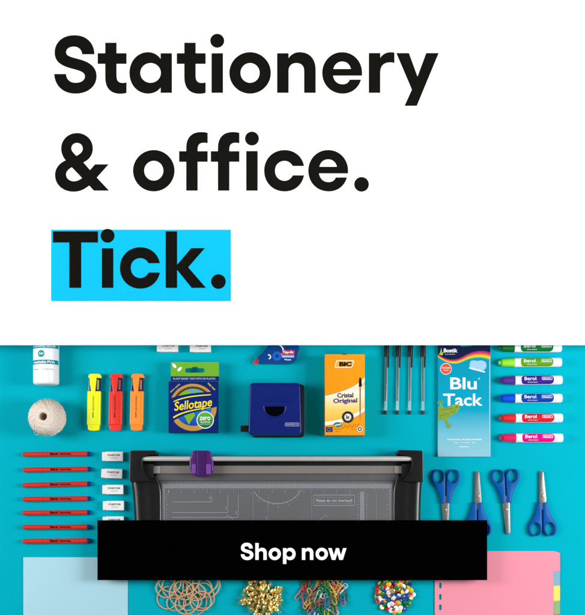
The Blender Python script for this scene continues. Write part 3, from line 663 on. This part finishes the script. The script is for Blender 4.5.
for pts in ("M 131 454 C 131 451.6 132.4 451 135 451 L 156 451 C 157.6 451.2 157.8 452.4 157.6 455 L 150.5 455.5 L 143.5 458 L 143.5 466 L 146 474 L 151.6 481.5 L 133 482.4 C 131 482 130.6 480 130.6 478 Z",
            "M 422 454 C 422 451.6 420.6 451 418 451 L 398.6 450.6 C 396.8 450.8 396.6 452.4 396.8 455 L 404 455.5 L 411 458 L 411 466 L 408 474 L 402 481.5 L 420.6 482.4 C 422.4 482 422.6 480 422.4 478 Z"):
    T.part('end_bracket', MB().prism([path(pts)[0]], 0, 45), TB, bevel=1.8, seg=3)
T.part('back_channel', MB().box(143, 455.5, 412, 476, 2, 14), mat('channel_black', (12, 12, 14), .5, .3), bevel=.5)
for x0_, x1_ in ((142.5, 153.5), (401.5, 411.8)): T.part('bracket_inset', MB().box(x0_, 464, x1_, 478, 10, 30), mat('inset_dark', (20, 19, 21), .45), bevel=1)
SIL = mat('rail_silver', (176, 172, 170), .34, .5, metal=.85, var=.05)
T.part('slide_rail', MB().lathe([(139.6, 2.3), (140, 2.5), (412, 2.5), (412.4, 2.3)], 'x', 0, 459, 38, 16, flat=.8), mat('rail_alu', (188, 184, 181), .42, .4, metal=.2, var=.04), smooth=True)
T.part('clamp_strip', MB().box(152.6, 465.6, 402.4, 473.6, 17, 21), mat('clamp_grey', (122, 116, 112), .3, .5, var=.14, scale=9), bevel=.8)
T.part('clamp_step', MB().box(156, 473.8, 399, 480.6, 12.3, 17), mat('step_grey', (84, 82, 84), .4, .4), bevel=.8)
for x0_, x1_ in ((153, 160.4), (394.6, 402)): T.part('clamp_end', MB().box(x0_, 466, x1_, 473.2, 21.1, 22.4), mat('clamp_clear', (150, 143, 136), .25, .5), bevel=.5)
ZB = 12.15
T.part('ruler_strip', MB().box(161.4, 483.6, 393, 488.2, 12.05, 12.4).box(360.2, 491.5, 364.8, 571.5, 12.05, 12.4).box(161.4, 488.4, 164.4, 571, 12.05, 12.35).box(389.8, 488.4, 393.2, 571, 12.05, 12.35), mat('ruler_pale', (128, 131, 137), .4, .4, var=.04))
PR = ink('bed_print', (152, 155, 160))
b1 = MB(); zz = 12.6
x = 168
i = 0
while x < 392:
    L = 3.2 if i % 5 == 0 else 1.8
    b1.sheet([[(x, 481.6), (x+.35, 481.6), (x+.35, 481.6+L), (x, 481.6+L)]], zz)
    b1.sheet([[(x, 488.6), (x+.35, 488.6), (x+.35, 488.6+L*.7), (x, 488.6+L*.7)]], zz)
    if i % 5 == 0: b1.text(str(i//5*2 or 1), x-.7, 490.6, x+.7, 492.4, zz)
    x += 2.6; i += 1
y = 494; i = 0
while y < 570:
    L = 2.8 if i % 4 == 0 else 1.6
    for xx, sgn in ((165, 1), (389.4, -1), (366.2, 1), (359.4, -1)):
        a_, b_ = sorted((xx, xx+sgn*L)); b1.sheet([[(a_, y), (b_, y), (b_, y+.35), (a_, y+.35)]], zz)
    y += 2.6; i += 1
def ln(x0, y0, x1, y1, w_=.5, z=12.5): b1.sheet([band([(x0, y0), (x1, y1)], w_)], z)
ln(171.7, 501.8, 211.6, 501.8); ln(211.6, 495, 211.6, 501.5); ln(171.7, 512.5, 227.5, 512.5); ln(227.5, 494.7, 227.5, 512.2); ln(171.7, 517.4, 237.9, 517.4); ln(237.9, 494.7, 237.9, 517.1)
ln(252.9, 494, 252.9, 570, .35)
for xx in (268, 311.8, 376.6):
    yy = 495
    while yy < 570: ln(xx, yy, xx, yy+1.6, .4); yy += 2.6
b1.sheet([band([(277+27*math.cos(R(a)), 478.5+25*math.sin(R(a))) for a in range(28, 153, 5)], .6)], 12.5)
for a in range(28, 153, 10):
    c_, s_ = math.cos(R(a)), math.sin(R(a)); ln(277+27.3*c_, 478.5+25.3*s_, 277+28.8*c_, 478.5+26.8*s_, .4)
    if (a-28) % 20 == 0: b1.text('%d' % (a-18), 277+30.5*c_-.9, 478.5+28.5*s_-.8, 277+30.5*c_+.9, 478.5+28.5*s_+.8, 12.5)
b1.sheet([band([(224, 518), (227, 515), (233, 519.5)], .5)], 12.7); b1.sheet([band([(319, 521), (325.5, 515), (328, 517)], .5)], 12.7)
for t_, xx, yy in (('A6', 209.6, 498), ('A5', 225.6, 508.5), ('A4', 236, 513), ('A3', 266, 518)):
    v_ = MB().text(t_, xx-1.6, yy-.9, xx+1.6, yy+.9, 12.55, .02); v_.v = [(xx+(y_-yy), yy-(x_-xx), z_) for x_, y_, z_ in v_.v]; b1.add(v_.v, v_.f)
b1.sheet([rrect(313.6, 494.7, 355, 505.7, .3), rrect(314.1, 495.2, 354.5, 505.2, .2)], 12.55)
b1.text('Maximum cutting capacity 10 sheets', 317, 496.6, 351.6, 498, 12.55).text('Please do not overload!', 316, 498.9, 352.6, 501.9, 12.55, .05).text('Overloading will cause permanent damage', 317, 502.8, 351.6, 504.2, 12.55)
T.part('bed_print', b1, PR)
PU = mat('cutter_purple', (78, 22, 110), .28, .5, var=.05)
ch = T.part('cutter_head', MB().prism([path("M 193 452 L 196 451 L 208 451 L 211.4 452 L 212.2 458 L 214 463 L 213.6 471 L 210 476 L 206 477 L 197 477 L 193 474.5 L 190.4 469 L 190.2 461 L 191.8 457 Z")[0]], 18, 44), PU, bevel=2.2, seg=3)
T.part('cutter_grip', MB().prism([rrect(198, 451.6, 205.4, 476.6, 1.4)], 44, 48), mat('cutter_dark', (60, 14, 92), .35), parent=ch, bevel=1)
T.part('cutter_ribs', MB().box(192.6, 464.5, 197, 474, 44, 45.4).box(206.6, 464.5, 211.6, 474.5, 44, 45.4), mat('cutter_light', (122, 66, 152), .25, .5), parent=ch, bevel=.8)
dots = MB()
for i in range(8): dots.lathe([(0, .5), (.5, .3)], 'z', 201.7, 454.5+i*2.8, 48, 10)
T.part('cutter_studs', dots, PU, parent=ch)

# ================================================================== scissors
sc = Thing('scissors', 'blue handled scissors pointing down, blades hidden by the black sign bar', 'scissors', 445.8, 502, 6, 'blue handled scissors in a row')
u = 1/6.83
SB = mat('scissor_blue', (0, 82, 160), .4, .15, var=.04)
ST = mat('scissor_steel', (138, 136, 134), .33, .5, metal=.7, var=.08, scale=150)
hl = "M 139 150 L 139 292 L 110 297 C 100 230 84 196 62 166 C 34 128 38 64 92 64 C 132 64 141 100 139 150 Z O 94 112 28 42"
L_ = path(hl, u, 425, 460)
Rr_ = [[(2*(425+143*u)-x_, y_) for x_, y_ in c__] for c__ in L_]
for half in (L_, Rr_):
    # sculpted handle: bevelled prism built by stacked outlines
    hm = MB(); n_ = len(half[0]); mo = half[0]; ho = half[1]
    def inset(c__, d_):
        out = []; n2 = len(c__); ar = sum(c__[i][0]*c__[(i+1) % n2][1]-c__[(i+1) % n2][0]*c__[i][1] for i in range(n2))
        sg_ = 1 if ar > 0 else -1
        for i in range(n2):
            a = c__[i-1]; b_ = c__[(i+1) % n2]; t_ = Vector((b_[0]-a[0], b_[1]-a[1])).normalized()
            out.append((c__[i][0]-t_.y*d_*sg_, c__[i][1]+t_.x*d_*sg_))
        return out
    lv = [(1.2, .5), (2.6, 0), (6.2, 0), (7.8, .45), (8.4, 1.0)]
    rings = [(inset(mo, d_), inset(ho, -d_), z_) for z_, d_ in lv]
    V_ = []; F_ = []; N_ = len(mo)+len(ho)
    for o_, h_, z_ in rings: V_ += [(x_, y_, z_) for x_, y_ in o_]+[(x_, y_, z_) for x_, y_ in h_]
    for l_ in range(len(rings)-1):
        for st_, m2 in ((0, len(mo)), (len(mo), len(ho))):
            for i in range(m2):
                j = (i+1) % m2; F_.append((l_*N_+st_+i, l_*N_+st_+j, (l_+1)*N_+st_+j, (l_+1)*N_+st_+i))
    tri = tessellate_polygon([[Vector((x_, y_, 0)) for x_, y_ in mo], [Vector((x_, y_, 0)) for x_, y_ in ho]])
    for q_ in tri: F_.append(tuple(q_)); F_.append(tuple(i+N_*(len(rings)-1) for i in q_)[::-1])
    hm.add(V_, F_)
    sc.part('handle', hm, SB, smooth=True)
sc.part('blade', MB().prism([path("M 443.2 496 L 449.6 496 L 449.2 505 L 448.6 533 C 448 535.2 446 535.3 445.2 533.6 L 443.4 506 Z")[0]], 3.2, 4.3), ST, bevel=.3)
sc.part('blade', MB().prism([path("M 442.2 496 L 448.6 496 L 448.9 503 L 447.6 532.4 C 447 534.7 445 534.8 444.2 533 L 442 507 Z")[0]], 4.5, 5.6), ST, bevel=.35)
sc.part('pivot_screw', MB().lathe([(5.6, 1.35), (6.3, 1.2), (6.6, .7)], 'z', 445.4, 509.8, 0, 16), mat('screw_steel', (190, 188, 186), .25, .5, metal=.9), smooth=True)
sc.o.rotation_euler.z = R(0)
sc.copy(506.3, 501.6, 2.6, 'blue handled scissors pointing down, whole, above the pink dividers')
sc.copy(477.6, 503.8, 180, 'blue handled scissors pointing up, handles partly under the black sign bar')
sc.copy(542.5, 503.6, 181, 'blue handled scissors pointing up, whole, rightmost of the four')

# ================================================================== sheets
ps = Thing('paper_sheet', 'pale blue sheet of card under the left end of the sign bar', 'paper', 75, 620, 1)
ps.part('sheet', MB().box(23.3, 557.3, 127.8, 706, .1, 1.4), mat('pale_blue_card', (166, 208, 220), .8, .15, var=.02, scale=8), bevel=.15)
dv = Thing('file_dividers', 'stack of pastel file dividers, pink on top, with coloured index tabs', 'dividers', 497, 620, 3)
pinko = path("M 434.8 551.2 L 554.5 551.2 L 560 553 L 560.2 571 L 553.6 571.4 L 553.6 706 L 434.8 706 Z")[0]
holes = [rrect(438.9, yh, 441.6, yh+5.6, 1.2) for yh in (582.8, 594.2, 604.6)]
dv.part('divider', MB().prism([pinko]+holes, 1.7, 2.3), mat('pink_card', (230, 142, 160), .8, .12, var=.02, scale=8), label='pink top divider')
tabs = [((122, 168, 184), 571.2, 585.6, 'blue grey tab'), ((246, 212, 104), 585.4, 600.6, 'yellow tab'), ((136, 172, 122), 600.4, 614, 'green tab'), ((226, 84, 84), 613.8, 627, 'red tab')]
for i, (cc, a_, b_, nm) in enumerate(tabs):
    z_ = 1.35-.35*i
    cont = [(434.9, 552), (553, 552), (553, a_-.4), (560.2, a_), (560.2, b_), (553, b_+.4), (553, 705), (434.9, 705)]
    dv.part('divider', MB().prism([cont]+holes, z_, z_+.3), mat('divider_%d' % i, cc, .7, .15, var=.02), label=nm.replace('tab', 'divider with tab'))

# ================================================================== loose little things
def jitter_tree(src, x, y, z, rx, ry, rz, label=None, m2=None):
    c_ = src.o.copy(); COL.objects.link(c_)
    c_.location = src.loc(x, y, z); c_.rotation_euler = (rx, ry, rz)
    for chd in [q_ for q_ in bpy.data.objects if q_.parent == src.o]:
        d_ = chd.copy(); COL.objects.link(d_); d_.parent = c_
    if label: c_['label'] = label
    return c_
# rubber bands
RBM = mat('band_tan', (212, 166, 124), .6, .2, var=.08, scale=200)
rnd = random.Random(11)
spots = [(167, 598, 10.4, 0), (173, 586, 11.5, 1), (181, 594, 12, 2), (190, 600, 11, 1), (199, 588, 11.6, 2), (205, 582, 12.2, 3), (187, 582, 12, 3), (195, 602, 12.5, 0), (203, 596, 12, 1), (176, 603, 8.6, 1), (209, 586, 11, 2), (184, 590, 9.5, 4), (196, 592, 9, 4), (170, 582, 10.5, 3), (201, 601, 10, 4), (187, 604, 10.5, 5), (166, 588, 9.5, 2)]
for i, (x, y, r_, l_) in enumerate(spots):
    rb = Thing('rubber_band', 'thin tan rubber band in the tangled heap below the sign bar', 'rubber band', x, y, 4, 'rubber bands in a heap')
    p1, p2, p3 = (rnd.uniform(0, 6.3) for _ in range(3)); e2 = rnd.uniform(.03, .13)
    pts = []
    for a in range(44):
        th = 2*math.pi*a/44; rr = r_*(1+e2*math.cos(2*th+p1)+.03*math.cos(3*th+p2))
        pts.append((x+rr*math.cos(th), y+rr*math.sin(th), 1.6+l_*1.6+1.1*math.sin(2*th+p3)+1.1))
    rb.o['category'] = 'rubber band'
    mo = rb.part('band', MB().tube(pts, .62, 6, True), RBM, smooth=True)
    # a rubber band has no parts: one mesh at top level
    mo.parent = None; mo.location = rb.o.location
    tag(mo, rb.o['label'], 'rubber band', rb.o['group']); mo.name = 'rubber_band'
    bpy.data.objects.remove(rb.o)

def single(t_, name):
    """a thing of one mesh: the mesh itself is the top-level object"""
    ch_ = [q_ for q_ in bpy.data.objects if q_.parent == t_.o][0]
    ch_.parent = None; tag(ch_, t_.o['label'], t_.o['category'], t_.o.get('group')); bpy.data.objects.remove(t_.o)
    ch_.name = name; t_.o = ch_; return t_
# brass fasteners: domed head and two splayed legs
BR = mat('brass', (250, 218, 140), .34, .5, metal=.9, var=.12, scale=300)
bf = Thing('brass_fastener', 'brass split pin paper fastener in the shiny heap below the sign bar', 'paper fastener', 0, 0, 8, 'brass paper fasteners in a heap')
bf.part('head', MB().lathe([(-.3, 1.9), (0, 2.25), (.9, 1.7), (1.5, .8), (1.6, .05)], 'z', 0, 0, 0, 14), BR, smooth=True)
for s_ in (-1, 1):
    bf.part('leg', MB().add([(s_*.15, -.75, -.4), (s_*.15, .75, -.4), (s_*.5, .8, -8), (s_*1.5, .5, -14), (s_*.5, -.8, -8), (s_*1.5, -.5, -14),
        (s_*.4, -.75, -.4), (s_*.4, .75, -.4), (s_*.75, .8, -8), (s_*1.75, .5, -14), (s_*.75, -.8, -8), (s_*1.75, -.5, -14)],
        [(0, 1, 2, 4), (4, 2, 3, 5), (6, 7, 8, 10), (10, 8, 9, 11), (1, 2, 8, 7), (2, 3, 9, 8), (0, 4, 10, 6), (4, 5, 11, 10), (3, 5, 11, 9), (0, 1, 7, 6)]), BR)
rnd = random.Random(5)
first = True
for i in range(150):
    a = rnd.uniform(0, 2*math.pi); rr = 20.5*math.sqrt(rnd.random())
    x, y = 262+rr*math.cos(a)*.98, 597+rr*math.sin(a)*.95
    z = 6+max(0, 1-rr/20)*rnd.uniform(0, 12)+rnd.uniform(0, 3)
    rot = (rnd.uniform(R(5), R(105)), rnd.uniform(-.4, .4), rnd.uniform(0, 2*math.pi))
    if first: bf.o.location = bf.loc(x, y, z); bf.o.rotation_euler = rot; first = False
    else: jitter_tree(bf, x, y, z, *rot)
# paper clips
clip_pts = []
def arc3(cx, cy, r_, a0, a1, n_=8): return [(cx+r_*math.cos(R(a0+(a1-a0)*k_/n_)), cy+r_*math.sin(R(a0+(a1-a0)*k_/n_)), 0) for k_ in range(n_+1)]
clip_pts = [(-2.2, -3.5, 0)] + arc3(0, 6, 2.2, 180, 0) + arc3(.35, -6.2, 1.85, 0, -180) + arc3(.1, 3.8, 1.5, 180, 0)[0:] + [(1.6, -3, 0)]
clip_cols = [('green', (10, 130, 80)), ('red', (196, 40, 60)), ('blue', (40, 120, 190)), ('yellow', (232, 190, 40)), ('white', (222, 228, 236)), ('pink', (212, 92, 110))]
rnd = random.Random(21)
protos = []
for nm, cc in clip_cols:
    t_ = Thing('paper_clip', '%s coated wire paper clip in the mixed heap below the sign bar' % nm, 'paper clip', 0, 0, 6, 'coloured paper clips in a heap')
    t_.part('paper_clip', MB().tube(clip_pts, .4, 6), mat('clip_'+nm, cc, .3, .45, var=.03), smooth=True); protos.append(single(t_, 'paper_clip'))
used = set()
for i in range(96):
    k_ = rnd.choice([0, 0, 0, 0, 1, 5, 2, 3, 3, 4, 5])
    a = rnd.uniform(0, 2*math.pi); rr = math.sqrt(rnd.random())
    x, y = 323+23*rr*math.cos(a), 595+19*rr*math.sin(a)
    z = 2+(1-rr)*rnd.uniform(0, 12)+rnd.uniform(0, 2); t_ = protos[k_]
    rot = (rnd.uniform(-.22, .22), rnd.uniform(-.35, .35), rnd.gauss(-.25 if x < 325 else .2, .65)+(math.pi if rnd.random() < .5 else 0))
    if k_ in used: o = t_.o.copy(); COL.objects.link(o)
    else: o = t_.o; used.add(k_)
    o.location = t_.loc(x, y, z); o.rotation_euler = rot
# drawing pins
pin_cols = [('red', (206, 34, 34)), ('yellow', (240, 196, 20)), ('green', (20, 130, 70)), ('blue', (28, 70, 150)), ('white', (236, 236, 236)), ('brass', None)]
pr = []
for nm, cc in pin_cols:
    t_ = Thing('drawing_pin', ('%s topped drawing pin in the colourful heap below the sign bar' % nm) if cc else 'drawing pin lying point up showing its brass underside in the heap', 'drawing pin', 0, 0, 6, 'coloured drawing pins in a heap')
    m_ = mat('pin_'+nm, cc, .25, .5) if cc else BR
    t_.part('head', MB().lathe([(-.2, 2.6), (.3, 2.75), (1.1, 2.2), (1.9, 1.2), (2.1, .05)], 'z', 0, 0, 0, 16), m_, smooth=True)
    t_.part('underside', MB().lathe([(-.5, 2.3), (-.25, 2.55)], 'z', 0, 0, 0, 16), BR)
    t_.part('point', MB().lathe([(-.4, .35), (-8, .28), (-10, .03)], 'z', 0, 0, 0, 8), BR, smooth=True); pr.append(t_)
used = set(); rnd = random.Random(33)
pts_ = []
for i in range(88):
    for _ in range(30):
        a = rnd.uniform(0, 2*math.pi); rr = math.sqrt(rnd.random()); x, y = 395+18.5*rr*math.cos(a), 594+18.5*rr*math.sin(a)
        if all((x-u_)**2+(y-v_)**2 > 8.5 for u_, v_ in pts_): break
    pts_.append((x, y)); k_ = rnd.choice([0, 1, 1, 2, 2, 3, 3, 4, 4, 5, 5, 0])
    z = 3.5+(1-rr)*rnd.uniform(2, 11)+rnd.uniform(0, 2); t_ = pr[k_]
    rot = (rnd.uniform(-.7, .7), rnd.uniform(-.7, .7), rnd.uniform(0, 6.28))
    if k_ == 5: rot = (math.pi+rnd.uniform(-.5, .5), rnd.uniform(-.5, .5), 0)
    if k_ in used: jitter_tree(t_, x, y, z, *rot)
    else: t_.o.location = t_.loc(x, y, z); t_.o.rotation_euler = rot; used.add(k_)
